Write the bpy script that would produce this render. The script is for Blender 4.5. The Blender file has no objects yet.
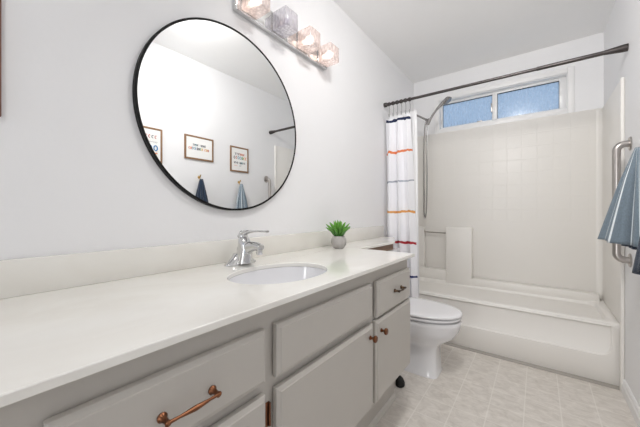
import bpy, bmesh, math, random
from mathutils import Vector, Matrix
random.seed(7)
PI = math.pi
sc = bpy.context.scene
col = sc.collection

# ------------------------------------------------------------------ camera, world, light, exposure
W, H, YB, YN = 1.473, 2.44, 3.087, -1.3      # room width, ceiling, window wall, wall behind the camera
cam_d = bpy.data.cameras.new('camera')
cam = bpy.data.objects.new('camera', cam_d)
col.objects.link(cam)
cam.location = (1.0666, 0.0, 1.0575)
cam.rotation_euler = (PI / 2, 0, math.radians(37.08))
cam_d.sensor_width = 36
cam_d.lens = 36 * 287.9 / 640
cam_d.shift_y = -1.96 / 640
cam_d.clip_start = 0.02
sc.camera = cam

world = bpy.data.worlds.new('sky')
sc.world = world
world.use_nodes = True
bg = world.node_tree.nodes['Background']
bg.inputs[0].default_value = (0.46, 0.53, 0.62, 1)
bg.inputs[1].default_value = 1.05

def area_lamp(name, loc, size, power, rot=(0, 0, 0), color=(1, 1, 1), shape='DISK'):
    d = bpy.data.lights.new(name, 'AREA')
    d.shape = shape
    d.size = size
    d.energy = power
    d.color = color
    o = bpy.data.objects.new(name, d)
    o.location = loc
    o.rotation_euler = rot
    col.objects.link(o)
    return o

CEIL_FILLS = [(0.85, -0.55), (0.85, 0.86)]
area_lamp('ceiling_fill_lamp', (CEIL_FILLS[0][0], CEIL_FILLS[0][1], H - 0.10), 0.30, 4, color=(1.0, 0.97, 0.94))  # added fill lamp under an invented flush fixture
# added fill lamp, given a swivel spot's body, aimed at the tub end
o = area_lamp('tub_end_fill_lamp', (CEIL_FILLS[1][0], CEIL_FILLS[1][1] + 0.04, H - 0.09), 0.24, 11.5, color=(1.0, 0.98, 0.96))
o.rotation_euler = Vector((0.08, 1.0, -0.95)).to_track_quat('-Z', 'Y').to_euler()
# added fill lamp beyond the doorway behind the camera, in place of hall daylight
o = area_lamp('hall_fill_lamp', (0.32, YN - 1.5, 0.95), 1.0, 37, rot=(PI / 2 + 0.2, 0, 0), color=(1.0, 0.98, 0.96), shape='RECTANGLE')
o.data.size_y = 2.0

sc.view_settings.view_transform = 'Standard'
sc.view_settings.look = 'None'
sc.view_settings.gamma = 1
sc.view_settings.use_curve_mapping = False
sc.view_settings.exposure = 0.2
sc.cycles.max_bounces = 14
sc.cycles.diffuse_bounces = 8
sc.cycles.transparent_max_bounces = 16
sc.cycles.use_denoising = True
sc.cycles.sample_clamp_indirect = 6

# ------------------------------------------------------------------ materials
def srgb(r, g, b):
    f = lambda c: (c / 255 / 12.92) if c / 255 <= 0.04045 else ((c / 255 + 0.055) / 1.055) ** 2.4
    return (f(r), f(g), f(b), 1)

class NT:
    def __init__(s, name):
        s.m = bpy.data.materials.new(name)
        s.m.use_nodes = True
        s.t = s.m.node_tree
        s.bsdf = s.t.nodes['Principled BSDF']
        s.out = s.t.nodes['Material Output']
    def n(s, typ, **k):
        nd = s.t.nodes.new(typ)
        for a, v in k.items():
            setattr(nd, a, v)
        return nd
    def l(s, a, b):
        s.t.links.new(a, b)
    def coord(s, scale=(1, 1, 1)):
        tc = s.n('ShaderNodeTexCoord')
        mp = s.n('ShaderNodeMapping')
        mp.inputs['Scale'].default_value = scale
        s.l(tc.outputs['Object'], mp.inputs[0])
        return mp.outputs[0]

def mat(name, c, rough=0.5, metal=0.0, bump=0.0, bscale=60, var=0.0, vscale=8, coat=0.0, spec=0.5, stretch=(1, 1, 1), sheen=0.0):
    t = NT(name)
    b = t.bsdf
    b.inputs['Roughness'].default_value = rough
    b.inputs['Metallic'].default_value = metal
    b.inputs['Coat Weight'].default_value = coat
    b.inputs['Specular IOR Level'].default_value = spec
    b.inputs['Sheen Weight'].default_value = sheen
    v = t.coord(stretch)
    nz = t.n('ShaderNodeTexNoise')
    nz.inputs['Scale'].default_value = vscale
    nz.inputs['Detail'].default_value = 4
    t.l(v, nz.inputs['Vector'])
    mx = t.n('ShaderNodeMix', data_type='RGBA')
    mx.inputs[6].default_value = tuple(x * (1 - var) for x in c[:3]) + (1,)
    mx.inputs[7].default_value = tuple(min(1, x * (1 + var)) for x in c[:3]) + (1,)
    t.l(nz.outputs['Fac'], mx.inputs[0])
    t.l(mx.outputs[2], b.inputs['Base Color'])
    if bump:
        n2 = t.n('ShaderNodeTexNoise')
        n2.inputs['Scale'].default_value = bscale
        n2.inputs['Detail'].default_value = 3
        t.l(v, n2.inputs['Vector'])
        bp = t.n('ShaderNodeBump')
        bp.inputs['Strength'].default_value = bump
        bp.inputs['Distance'].default_value = 0.002
        t.l(n2.outputs['Fac'], bp.inputs['Height'])
        t.l(bp.outputs[0], b.inputs['Normal'])
    return t.m

M = {}
M['wall'] = mat('painted_wall', (0.82, 0.82, 0.83, 1), 0.55, bump=0.25, bscale=55, var=0.01)
M['ceiling'] = mat('ceiling_paint', (0.91, 0.91, 0.91, 1), 0.7, bump=0.3, bscale=80, var=0.01)
M['trim'] = mat('white_trim_paint', (0.84, 0.84, 0.84, 1), 0.35)
M['cab'] = mat('grey_cabinet_paint', (0.50, 0.475, 0.44, 1), 0.42, bump=0.08, bscale=90, var=0.03)
M['copper'] = mat('aged_copper', (0.20, 0.085, 0.045, 1), 0.34, 1.0, var=0.4, vscale=60)
M['bronze'] = mat('dark_bronze', (0.10, 0.065, 0.045, 1), 0.3, 1.0, var=0.2, vscale=60)
M['chrome'] = mat('chrome', (0.66, 0.66, 0.66, 1), 0.07, 1.0)
M['steel'] = mat('brushed_steel', (0.48, 0.45, 0.43, 1), 0.28, 1.0, stretch=(1, 1, 0.05), var=0.08, vscale=200)
M['hose'] = mat('grey_metal_hose', (0.34, 0.33, 0.325, 1), 0.25, 1.0)
M['rod'] = mat('dark_nickel', (0.10, 0.09, 0.088, 1), 0.36, 1.0)
M['black'] = mat('black_metal', (0.004, 0.004, 0.004, 1), 0.55, spec=0.25)
M['rubber'] = mat('black_rubber', (0.006, 0.006, 0.006, 1), 0.6)
M['gap'] = mat('dark_gasket', (0.02, 0.025, 0.03, 1), 0.6)
M['porcelain'] = mat('white_porcelain', (0.80, 0.80, 0.82, 1), 0.08, coat=0.6)
M['seatplastic'] = mat('toilet_seat_plastic', (0.82, 0.82, 0.84, 1), 0.15)
M['acrylic'] = mat('bone_acrylic', (0.815, 0.795, 0.76, 1), 0.38)
M['vinyl'] = mat('white_vinyl', (0.82, 0.82, 0.82, 1), 0.3)
M['wood'] = mat('oak_frame', (0.24, 0.135, 0.07, 1), 0.5, var=0.4, vscale=30, stretch=(1, 1, 6))
M['rosewood'] = mat('red_brown_frame', (0.17, 0.08, 0.06, 1), 0.4, var=0.3)
M['shaded_wood'] = mat('brown_wood_shade', (0.20, 0.125, 0.085, 1), 0.55, var=0.35, vscale=20, stretch=(1, .3, 4))  # wood brown that also holds the shade and reflection on the shelf edge
M['paper'] = mat('print_paper', (0.84, 0.84, 0.82, 1), 0.6)
M['brass'] = mat('brass', (0.72, 0.50, 0.22, 1), 0.25, 1.0)
M['shoe'] = mat('cabinet_grey_highlight', (0.60, 0.58, 0.54, 1), 0.4)  # cabinet grey lightened to paint in the highlight along the shoe
M['strip'] = mat('grey_beige_strip', (0.36, 0.335, 0.30, 1), 0.4)
M['soil'] = mat('soil', (0.02, 0.015, 0.01, 1), 0.9)
M['pot'] = mat('grey_stone_pot', (0.42, 0.40, 0.385, 1), 0.75, bump=0.6, bscale=200, var=0.15, vscale=60)
for k, c in dict(red=(190, 70, 50), blue=(40, 120, 175), orange=(225, 130, 60), yellow=(220, 180, 70), green=(80, 150, 110), ink=(60, 60, 75), teal=(60, 140, 150)).items():
    M['ink_' + k] = mat('print_ink_' + k, srgb(*c), 0.6)

def counter_mat(name, c1, c2, rough):
    t = NT(name)
    v = t.coord((1, 0.6, 1))
    nz = t.n('ShaderNodeTexNoise'); nz.inputs['Scale'].default_value = 5; nz.inputs['Detail'].default_value = 6; nz.inputs['Distortion'].default_value = 1.2
    t.l(v, nz.inputs['Vector'])
    cr = t.n('ShaderNodeValToRGB')
    cr.color_ramp.elements[0].position = 0.35; cr.color_ramp.elements[0].color = c1
    cr.color_ramp.elements[1].position = 0.62; cr.color_ramp.elements[1].color = c2
    t.l(nz.outputs['Fac'], cr.inputs[0])
    t.l(cr.outputs[0], t.bsdf.inputs['Base Color'])
    t.bsdf.inputs['Roughness'].default_value = rough
    t.bsdf.inputs['Coat Weight'].default_value = 0.3
    t.bsdf.inputs['Coat Roughness'].default_value = 0.06
    return t.m
M['counter'] = counter_mat('cultured_marble', (0.80, 0.78, 0.735, 1), (0.85, 0.84, 0.80, 1), 0.14)
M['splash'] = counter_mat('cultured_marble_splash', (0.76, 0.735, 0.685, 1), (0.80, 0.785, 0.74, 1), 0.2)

def floor_mat():
    t = NT('vinyl_tile')
    v = t.coord()
    mp = t.n('ShaderNodeMapping'); mp.inputs['Location'].default_value = (0.075, 0.31 - 0.28, 0)
    t.l(v, mp.inputs[0])
    br = t.n('ShaderNodeTexBrick', offset=0.0, squash=1.0)
    br.inputs['Scale'].default_value = 1
    br.inputs['Mortar Size'].default_value = 0.0035
    br.inputs['Mortar Smooth'].default_value = 0.6
    br.inputs['Brick Width'].default_value = 0.155
    br.inputs['Row Height'].default_value = 0.155
    br.inputs['Color1'].default_value = (0, 0, 0, 1); br.inputs['Color2'].default_value = (0.3, 0.3, 0.3, 1)
    br.inputs['Mortar'].default_value = (1, 1, 1, 1)
    t.l(mp.outputs[0], br.inputs['Vector'])
    nz = t.n('ShaderNodeTexNoise'); nz.inputs['Scale'].default_value = 16; nz.inputs['Detail'].default_value = 9; nz.inputs['Roughness'].default_value = 0.68
    nz.inputs['Distortion'].default_value = 0.8
    mp2 = t.n('ShaderNodeMapping'); mp2.inputs['Scale'].default_value = (1, 1.5, 1); mp2.inputs['Rotation'].default_value = (0, 0, 0.9)
    t.l(v, mp2.inputs[0]); t.l(mp2.outputs[0], nz.inputs['Vector'])
    cr = t.n('ShaderNodeValToRGB')
    cr.color_ramp.elements[0].position = 0.33; cr.color_ramp.elements[0].color = (0.60, 0.56, 0.51, 1)
    cr.color_ramp.elements[1].position = 0.68; cr.color_ramp.elements[1].color = (0.79, 0.75, 0.70, 1)
    t.l(nz.outputs['Fac'], cr.inputs[0])
    mx = t.n('ShaderNodeMix', data_type='RGBA')
    mx.inputs[7].default_value = (0.84, 0.81, 0.76, 1)
    t.l(cr.outputs[0], mx.inputs[6])
    ml = t.n('ShaderNodeMath', operation='MULTIPLY'); ml.inputs[1].default_value = 0.62
    t.l(br.outputs['Fac'], ml.inputs[0]); t.l(ml.outputs[0], mx.inputs[0])
    t.l(mx.outputs[2], t.bsdf.inputs['Base Color'])
    bp = t.n('ShaderNodeBump'); bp.inputs['Strength'].default_value = 0.25; bp.inputs['Distance'].default_value = 0.002
    t.l(nz.outputs['Fac'], bp.inputs['Height']); t.l(bp.outputs[0], t.bsdf.inputs['Normal'])
    t.bsdf.inputs['Roughness'].default_value = 0.38
    return t.m
M['floor'] = floor_mat()

def tiled_acrylic():
    t = NT('embossed_tile_acrylic')
    tc = t.n('ShaderNodeTexCoord')
    sp = t.n('ShaderNodeSeparateXYZ'); t.l(tc.outputs['Object'], sp.inputs[0])
    cb = t.n('ShaderNodeCombineXYZ'); t.l(sp.outputs[0], cb.inputs[0]); t.l(sp.outputs[2], cb.inputs[1])
    br = t.n('ShaderNodeTexBrick', offset=0.0, squash=1.0)
    br.inputs['Scale'].default_value = 1
    br.inputs['Mortar Size'].default_value = 0.003
    br.inputs['Mortar Smooth'].default_value = 1.0
    br.inputs['Brick Width'].default_value = 0.108
    br.inputs['Row Height'].default_value = 0.108
    t.l(cb.outputs[0], br.inputs['Vector'])
    # embossing only above the shelf zone
    gt = t.n('ShaderNodeMath', operation='GREATER_THAN'); gt.inputs[1].default_value = 0.97
    t.l(sp.outputs[2], gt.inputs[0])
    ml = t.n('ShaderNodeMath', operation='MULTIPLY')
    t.l(br.outputs['Fac'], ml.inputs[0]); t.l(gt.outputs[0], ml.inputs[1])
    bp = t.n('ShaderNodeBump', invert=True); bp.inputs['Strength'].default_value = 0.5; bp.inputs["Distance"].default_value = 0.0018
    t.l(ml.outputs[0], bp.inputs['Height']); t.l(bp.outputs[0], t.bsdf.inputs['Normal'])
    t.bsdf.inputs['Base Color'].default_value = (0.815, 0.795, 0.76, 1)
    t.bsdf.inputs['Roughness'].default_value = 0.38
    return t.m
M['acrylic_tile'] = tiled_acrylic()

def mirror_mat():
    t = NT('mirror_glass')
    t.bsdf.inputs['Base Color'].default_value = (0.93, 0.94, 0.94, 1)
    t.bsdf.inputs['Metallic'].default_value = 1
    t.bsdf.inputs['Roughness'].default_value = 0.0
    return t.m
M['mirror'] = mirror_mat()

def window_glass():
    t = NT('obscure_glass')
    v = t.coord((1, 1, 0.35))
    nz = t.n('ShaderNodeTexNoise'); nz.inputs['Scale'].default_value = 60; nz.inputs['Detail'].default_value = 4
    t.l(v, nz.inputs['Vector'])
    tr = t.n('ShaderNodeBsdfTransparent'); tr.inputs[0].default_value = (0.85, 0.92, 1.0, 1)
    tl = t.n('ShaderNodeBsdfTranslucent'); tl.inputs[0].default_value = (0.75, 0.85, 0.95, 1)
    gl = t.n('ShaderNodeBsdfGlossy'); gl.inputs['Roughness'].default_value = 0.15
    cr = t.n('ShaderNodeValToRGB')
    cr.color_ramp.elements[0].position = 0.3; cr.color_ramp.elements[0].color = (.3, .3, .3, 1)
    cr.color_ramp.elements[1].position = 0.7; cr.color_ramp.elements[1].color = (.8, .8, .8, 1)
    t.l(nz.outputs['Fac'], cr.inputs[0])
    m1 = t.n('ShaderNodeMixShader'); t.l(cr.outputs[0], m1.inputs[0]); t.l(tr.outputs[0], m1.inputs[1]); t.l(tl.outputs[0], m1.inputs[2])
    m2 = t.n('ShaderNodeMixShader'); m2.inputs[0].default_value = 0.06
    t.l(m1.outputs[0], m2.inputs[1]); t.l(gl.outputs[0], m2.inputs[2])
    t.l(m2.outputs[0], t.out.inputs[0])
    return t.m
M['winglass'] = window_glass()

def cube_glass(name, tint):
    t = NT(name)
    v = t.coord()
    vo = t.n('ShaderNodeTexVoronoi'); vo.inputs['Scale'].default_value = 75
    mpv = t.n('ShaderNodeMapping'); mpv.inputs['Scale'].default_value = (1, 1, 0.45)
    t.l(v, mpv.inputs[0]); t.l(mpv.outputs[0], vo.inputs['Vector'])
    cr = t.n('ShaderNodeValToRGB')
    cr.color_ramp.elements[0].position = 0.15; cr.color_ramp.elements[0].color = (.78, .78, .78, 1)
    cr.color_ramp.elements[1].position = 0.6; cr.color_ramp.elements[1].color = (.42, .42, .42, 1)
    t.l(vo.outputs['Distance'], cr.inputs[0])
    tr = t.n('ShaderNodeBsdfTransparent'); tr.inputs[0].default_value = tint
    tl = t.n('ShaderNodeBsdfTranslucent'); tl.inputs[0].default_value = tint
    gl = t.n('ShaderNodeBsdfGlossy'); gl.inputs['Roughness'].default_value = 0.12
    bp = t.n('ShaderNodeBump'); bp.inputs['Strength'].default_value = 1; bp.inputs['Distance'].default_value = 0.004
    t.l(vo.outputs['Distance'], bp.inputs['Height']); t.l(bp.outputs[0], gl.inputs['Normal'])
    m0 = t.n('ShaderNodeMixShader'); m0.inputs[0].default_value = 0.4
    t.l(tl.outputs[0], m0.inputs[1]); t.l(gl.outputs[0], m0.inputs[2])
    m1 = t.n('ShaderNodeMixShader'); t.l(cr.outputs[0], m1.inputs[0]); t.l(tr.outputs[0], m1.inputs[1]); t.l(m0.outputs[0], m1.inputs[2])
    t.l(m1.outputs[0], t.out.inputs[0])
    return t.m
M['cubeglass_off'] = cube_glass('bubbled_glass_unlit', (0.95, 0.94, 0.97, 1))
M['cubeglass'] = cube_glass('bubbled_glass', (0.97, 0.90, 0.88, 1))

def emis(name, c, s):
    t = NT(name)
    t.bsdf.inputs['Base Color'].default_value = c
    t.bsdf.inputs['Emission Color'].default_value = c
    t.bsdf.inputs['Emission Strength'].default_value = s
    return t.m
M['bulb'] = emis('lit_bulb', (1.0, 0.85, 0.75, 1), 2.0)
M['bulb_off'] = mat('unlit_bulb', (0.62, 0.58, 0.68, 1), 0.2)
M['dome'] = emis('added_dome_glow', (1.0, 0.96, 0.9, 1), 1.5)  # glow of the added ceiling fixture

def curtain_mat():
    t = NT('striped_curtain')
    tc = t.n('ShaderNodeTexCoord')
    sp = t.n('ShaderNodeSeparateXYZ'); t.l(tc.outputs['Object'], sp.inputs[0])
    nz = t.n('ShaderNodeTexNoise'); nz.inputs['Scale'].default_value = 14
    t.l(tc.outputs['Object'], nz.inputs['Vector'])
    # wobble of the woven bands
    wb = t.n('ShaderNodeMath', operation='MULTIPLY_ADD'); wb.inputs[1].default_value = 0.042
    t.l(nz.outputs['Fac'], wb.inputs[0]); t.l(sp.outputs[2], wb.inputs[2])
    cur = None
    bands = [(1.845, .011, (25, 40, 75)), (1.575, .010, (226, 130, 80)), (1.325, .006, (165, 170, 182)), (1.068, .010, (222, 160, 92)),
             (0.812, .010, (175, 45, 55)), (0.53, .009, (40, 50, 100)), (0.30, .009, (226, 130, 80))]
    base = t.n('ShaderNodeRGB'); base.outputs[0].default_value = (0.86, 0.86, 0.89, 1)
    cur = base.outputs[0]
    for z, w, c in bands:
        s = t.n('ShaderNodeMath', operation='SUBTRACT'); t.l(wb.outputs[0], s.inputs[0]); s.inputs[1].default_value = z + 0.009
        a = t.n('ShaderNodeMath', operation='ABSOLUTE'); t.l(s.outputs[0], a.inputs[0])
        g = t.n('ShaderNodeMath', operation='LESS_THAN'); t.l(a.outputs[0], g.inputs[0]); g.inputs[1].default_value = w
        mx = t.n('ShaderNodeMix', data_type='RGBA')
        t.l(g.outputs[0], mx.inputs[0]); t.l(cur, mx.inputs[6]); mx.inputs[7].default_value = srgb(*c)
        cur = mx.outputs[2]
    t.l(cur, t.bsdf.inputs['Base Color'])
    t.bsdf.inputs['Roughness'].default_value = 0.85
    return t.m
M['curtain'] = curtain_mat()
M['liner'] = mat('white_liner', (0.86, 0.86, 0.87, 1), 0.5)

def towel_mat(name, c, stripe, freq):
    t = NT(name)
    uv = t.n('ShaderNodeUVMap'); uv.uv_map = 'UVMap'
    sp = t.n('ShaderNodeSeparateXYZ'); t.l(uv.outputs[0], sp.inputs[0])
    m = t.n('ShaderNodeMath', operation='MULTIPLY'); m.inputs[1].default_value = freq; t.l(sp.outputs[0], m.inputs[0])
    fr = t.n('ShaderNodeMath', operation='FRACT'); t.l(m.outputs[0], fr.inputs[0])
    g = t.n('ShaderNodeMath', operation='LESS_THAN'); g.inputs[1].default_value = 0.10; t.l(fr.outputs[0], g.inputs[0])
    nz = t.n('ShaderNodeTexNoise'); nz.inputs['Scale'].default_value = 45; nz.inputs['Detail'].default_value = 6
    mx0 = t.n('ShaderNodeMix', data_type='RGBA')
    mx0.inputs[6].default_value = tuple(x * 0.7 for x in c[:3]) + (1,); mx0.inputs[7].default_value = tuple(x * 1.3 for x in c[:3]) + (1,)
    t.l(nz.outputs['Fac'], mx0.inputs[0])
    mx = t.n('ShaderNodeMix', data_type='RGBA'); t.l(g.outputs[0], mx.inputs[0]); t.l(mx0.outputs[2], mx.inputs[6]); mx.inputs[7].default_value = stripe
    t.l(mx.outputs[2], t.bsdf.inputs['Base Color'])
    n2 = t.n('ShaderNodeTexNoise'); n2.inputs['Scale'].default_value = 350
    bp = t.n('ShaderNodeBump'); bp.inputs['Strength'].default_value = 0.6; bp.inputs['Distance'].default_value = 0.003
    t.l(n2.outputs['Fac'], bp.inputs['Height']); t.l(bp.outputs[0], t.bsdf.inputs['Normal'])
    t.bsdf.inputs['Roughness'].default_value = 0.95
    t.bsdf.inputs['Sheen Weight'].default_value = 0.3
    return t.m
M['towel_light'] = towel_mat('light_blue_towel', (0.17, 0.22, 0.265, 1), (0.78, 0.83, 0.86, 1), 9)
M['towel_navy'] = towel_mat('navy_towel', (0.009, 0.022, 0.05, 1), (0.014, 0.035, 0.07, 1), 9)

def leaf_mat():
    t = NT('succulent_leaf')
    tc = t.n('ShaderNodeTexCoord'); sp = t.n('ShaderNodeSeparateXYZ'); t.l(tc.outputs['Object'], sp.inputs[0])
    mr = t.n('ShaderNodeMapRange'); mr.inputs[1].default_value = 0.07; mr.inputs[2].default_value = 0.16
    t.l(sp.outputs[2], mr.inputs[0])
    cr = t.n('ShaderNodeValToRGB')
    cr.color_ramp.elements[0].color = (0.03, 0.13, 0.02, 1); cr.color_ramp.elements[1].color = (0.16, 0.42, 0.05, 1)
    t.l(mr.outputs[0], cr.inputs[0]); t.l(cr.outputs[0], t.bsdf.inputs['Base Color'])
    t.bsdf.inputs['Roughness'].default_value = 0.4
    return t.m
M['leaf'] = leaf_mat()

# ------------------------------------------------------------------ mesh helpers
def bm_box(bm, x0, x1, y0, y1, z0, z1, bev=0.0, seg=2):
    vs = [bm.verts.new((x, y, z)) for x in (x0, x1) for y in (y0, y1) for z in (z0, z1)]
    F = [(0, 1, 3, 2), (4, 6, 7, 5), (0, 4, 5, 1), (2, 3, 7, 6), (0, 2, 6, 4), (1, 5, 7, 3)]
    fs = [bm.faces.new([vs[i] for i in f]) for f in F]
    if bev:
        es = {e for f in fs for e in f.edges}
        bmesh.ops.bevel(bm, geom=list(es), offset=bev, segments=seg, affect='EDGES', profile=0.5)
    return bm

def bm_loft(bm, rings, cap=True, closed=True):
    R = [[bm.verts.new(p) for p in r] for r in rings]
    n = len(R[0])
    for a, b in zip(R, R[1:]):
        for i in range(n if closed else n - 1):
            j = (i + 1) % n
            bm.faces.new((a[i], a[j], b[j], b[i]))
    if cap and closed:
        bm.faces.new(list(reversed(R[0])))
        bm.faces.new(R[-1])
    return R

def bm_tube(bm, pts, r, n=12, cap=True):
    pts = [Vector(p) for p in pts]
    rs = r if isinstance(r, (list, tuple)) else [r] * len(pts)
    t0 = (pts[1] - pts[0]).normalized()
    up = Vector((0, 0, 1)) if abs(t0.z) < 0.9 else Vector((1, 0, 0))
    nrm = t0.cross(up).normalized()
    rings = []
    for i, p in enumerate(pts):
        if i == 0: t = t0
        elif i == len(pts) - 1: t = (pts[-1] - pts[-2]).normalized()
        else: t = ((pts[i + 1] - p).normalized() + (p - pts[i - 1]).normalized()).normalized()
        nrm = (nrm - t * nrm.dot(t)).normalized()
        b = t.cross(nrm)
        rings.append([p + (nrm * math.cos(2 * PI * k / n) + b * math.sin(2 * PI * k / n)) * rs[i] for k in range(n)])
    bm_loft(bm, rings, cap)

def bm_lathe(bm, prof, c, n=32, axis='Z'):
    """profile of (radius, height) pairs spun about an axis through c"""
    rings = []
    for r, h in prof:
        ring = []
        for k in range(n):
            a = 2 * PI * k / n
            u, v = r * math.cos(a), r * math.sin(a)
            if axis == 'Z': p = (c[0] + u, c[1] + v, c[2] + h)
            elif axis == 'X': p = (c[0] + h, c[1] + u, c[2] + v)
            else: p = (c[0] + u, c[1] + h, c[2] + v)
            ring.append(p)
        rings.append(ring)
    bm_loft(bm, rings)

def bez(p0, p1, p2, p3, n=12):
    p0, p1, p2, p3 = map(Vector, (p0, p1, p2, p3))
    return [p0 * (1 - t) ** 3 + p1 * 3 * t * (1 - t) ** 2 + p2 * 3 * t * t * (1 - t) + p3 * t ** 3 for t in [i / n for i in range(n + 1)]]

def new(): return bmesh.new()

def obj(name, bm, m, parent=None, smooth=True, angle=35):
    bmesh.ops.recalc_face_normals(bm, faces=bm.faces[:])
    me = bpy.data.meshes.new(name)
    bm.to_mesh(me)
    bm.free()
    o = bpy.data.objects.new(name, me)
    col.objects.link(o)
    me.materials.append(M[m])
    if smooth:
        for p in me.polygons: p.use_smooth = True
        me.set_sharp_from_angle(angle=math.radians(angle))
    if parent:
        o.parent = parent
        # parts are written in world coordinates: undo the parent's place
        o.matrix_parent_inverse = Matrix.Identity(4)
        pw = Vector((0, 0, 0)); q = parent
        while q: pw += q.location; q = q.parent
        me.transform(Matrix.Translation(-pw))
    return o

def tag(o, label, cat, group=None):
    o['label'] = label; o['category'] = cat
    if group: o['group'] = group
    return o

def thing(name, loc, label, cat, group=None):
    o = bpy.data.objects.new(name, None)
    o.empty_display_size = 0.05
    o.location = loc
    col.objects.link(o)
    return tag(o, label, cat, group)

def solo(name, bm, m, base, label, cat, group=None, **k):
    """a thing that is one mesh, its origin at its base"""
    o = obj(name, bm, m, **k)
    o.data.transform(Matrix.Translation(-Vector(base)))
    o.location = base
    return tag(o, label, cat, group)

def struct(name, bm, m, parent=None, **k):
    o = obj(name, bm, m, parent, **k)
    if not parent: o['kind'] = 'structure'
    return o

def box_obj(name, m, parent, *b, bev=0.0, **k):
    return obj(name, bm_box(new(), *b, bev=bev), m, parent, **k)

# ------------------------------------------------------------------ room shell
T = 0.12
struct('floor', bm_box(new(), -T, W + T, YN - T, YB + T, -0.1, 0), 'floor', smooth=False)
struct('ceiling', bm_box(new(), -T, W + T, YN - T, YB + T, H, H + 0.1), 'ceiling', smooth=False)
struct('wall_left', bm_box(new(), -T, 0, YN - T, YB + T, 0, H), 'wall', smooth=False)
struct('wall_right', bm_box(new(), W, W + T, YN - T, YB + T, 0, H), 'wall', smooth=False)
# window wall with its opening
WX0, WX1, WZ0, WZ1 = 0.262, 1.262, 1.895, 2.185
bm = new()
bm_box(bm, 0, W, YB, YB + T, 0, WZ0); bm_box(bm, 0, W, YB, YB + T, WZ1, H)
bm_box(bm, 0, WX0, YB, YB + T, WZ0, WZ1); bm_box(bm, WX1, W, YB, YB + T, WZ0, WZ1)
struct('wall_back', bm, 'wall', smooth=False)
# wall behind the camera with its doorway opened to admit the added hall lamp
bm = new()
bm_box(bm, 0, 0.30, YN - T, YN, 0, H); bm_box(bm, 1.10, W, YN - T, YN, 0, H); bm_box(bm, 0.30, 1.10, YN - T, YN, 2.05, H)
struct('wall_front', bm, 'wall', smooth=False)
door = struct('door_1', bm_box(new(), 0.305, 1.095, YN - 0.04, YN - 0.0, 0.004, 2.045, bev=0.002), 'trim')
door.data.transform(Matrix.Translation((0.300, YN - T - 0.004, 0)) @ Matrix.Rotation(math.radians(-95), 4, 'Z') @ Matrix.Translation((-0.305, -YN, 0)))
bm = new(); bm_lathe(bm, [(0.012, 0), (0.012, 0.03), (0.028, 0.035), (0.03, 0.055), (0.018, 0.065), (0.0, 0.066)], (0, 0, 0), axis='X'); bm.transform(Matrix.Translation((0.236, YN - T - 0.72, 0.95)))
bm.transform(Matrix.Translation((0.0, 0, 0)))
obj('door_knob', bm, 'brass', door)
bm = new()
for a in ((0.24, 0.30, 0, 2.05), (1.10, 1.16, 0, 2.05), (0.24, 1.16, 2.05, 2.11)):
    bm_box(bm, a[0], a[1], YN, YN + 0.015, a[2], a[3], bev=0.003)
struct('trim_1', bm, 'trim')

def baseboard(name, y0, y1, h=0.083, d=0.014):
    prof = [(0, 0), (d, 0), (d, h * 0.62), (d * 0.72, h * 0.70), (d * 0.66, h * 0.9), (d * 0.3, h), (0, h)]
    bm = new()
    bm_loft(bm, [[(W - p, y, z) for p, z in prof] for y in (y0, y1)])
    struct(name, bm, 'trim', smooth=False)
baseboard('baseboard_right', YN, 2.405)
# thin flooring transition along the foot of the tub
bm = new()
prof = [(2.428, 0), (2.428, 0.003), (2.432, 0.007), (2.440, 0.010), (2.4445, 0.016), (2.4455, 0.016), (2.4455, 0)]
bm_loft(bm, [[(x, y, z) for y, z in prof] for x in (0.02, W - 0.020)])
struct('trim_2', bm, 'strip', smooth=False)

# window
win = bpy.data.objects.new('window_1', None); win.location = (0.762, YB, WZ0); col.objects.link(win); win['kind'] = 'structure'
bm = new()
cw = 0.042
for a in ((WX0 - cw, WX0, WZ0 - cw, WZ1 + cw), (WX1, WX1 + cw, WZ0 - cw, WZ1 + cw), (WX0, WX1, WZ1, WZ1 + cw), (WX0, WX1, WZ0 - cw, WZ0)):
    bm_box(bm, a[0], a[1], YB - 0.012, YB - 0.0005, a[2], a[3], bev=0.003)
obj('window_casing', bm, 'trim', win)
bm = new()                                  # jamb liner
bm_box(bm, WX0 + 0.0005, WX0 + 0.006, YB, YB + 0.05, WZ0, WZ1); bm_box(bm, WX1 - 0.006, WX1 - 0.0005, YB, YB + 0.05, WZ0, WZ1)
bm_box(bm, WX0 + 0.006, WX1 - 0.006, YB, YB + 0.05, WZ1 - 0.006, WZ1 - 0.0005); bm_box(bm, WX0 + 0.006, WX1 - 0.006, YB, YB + 0.05, WZ0 + 0.0005, WZ0 + 0.006)
obj('window_jamb', bm, 'trim', win)
fy0, fy1 = YB + 0.05, YB + 0.085
bm = new()
f = 0.024
bm_box(bm, WX0 + .001, WX0 + f, fy0, fy1, WZ0, WZ1, bev=.002); bm_box(bm, WX1 - 0.05, WX1 - .001, fy0, fy1, WZ0, WZ1, bev=.002)
bm_box(bm, WX0 + f, WX1 - 0.05, fy0, fy1, WZ1 - 0.028, WZ1 - .001, bev=.002); bm_box(bm, WX0 + f, WX1 - 0.05, fy0, fy1, WZ0 + .001, WZ0 + 0.028, bev=.002)
bm_box(bm, 0.727, 0.767, fy0 - 0.008, fy1, WZ0 + 0.02, WZ1 - 0.02, bev=.002)
obj('window_frame', bm, 'vinyl', win)
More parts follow.
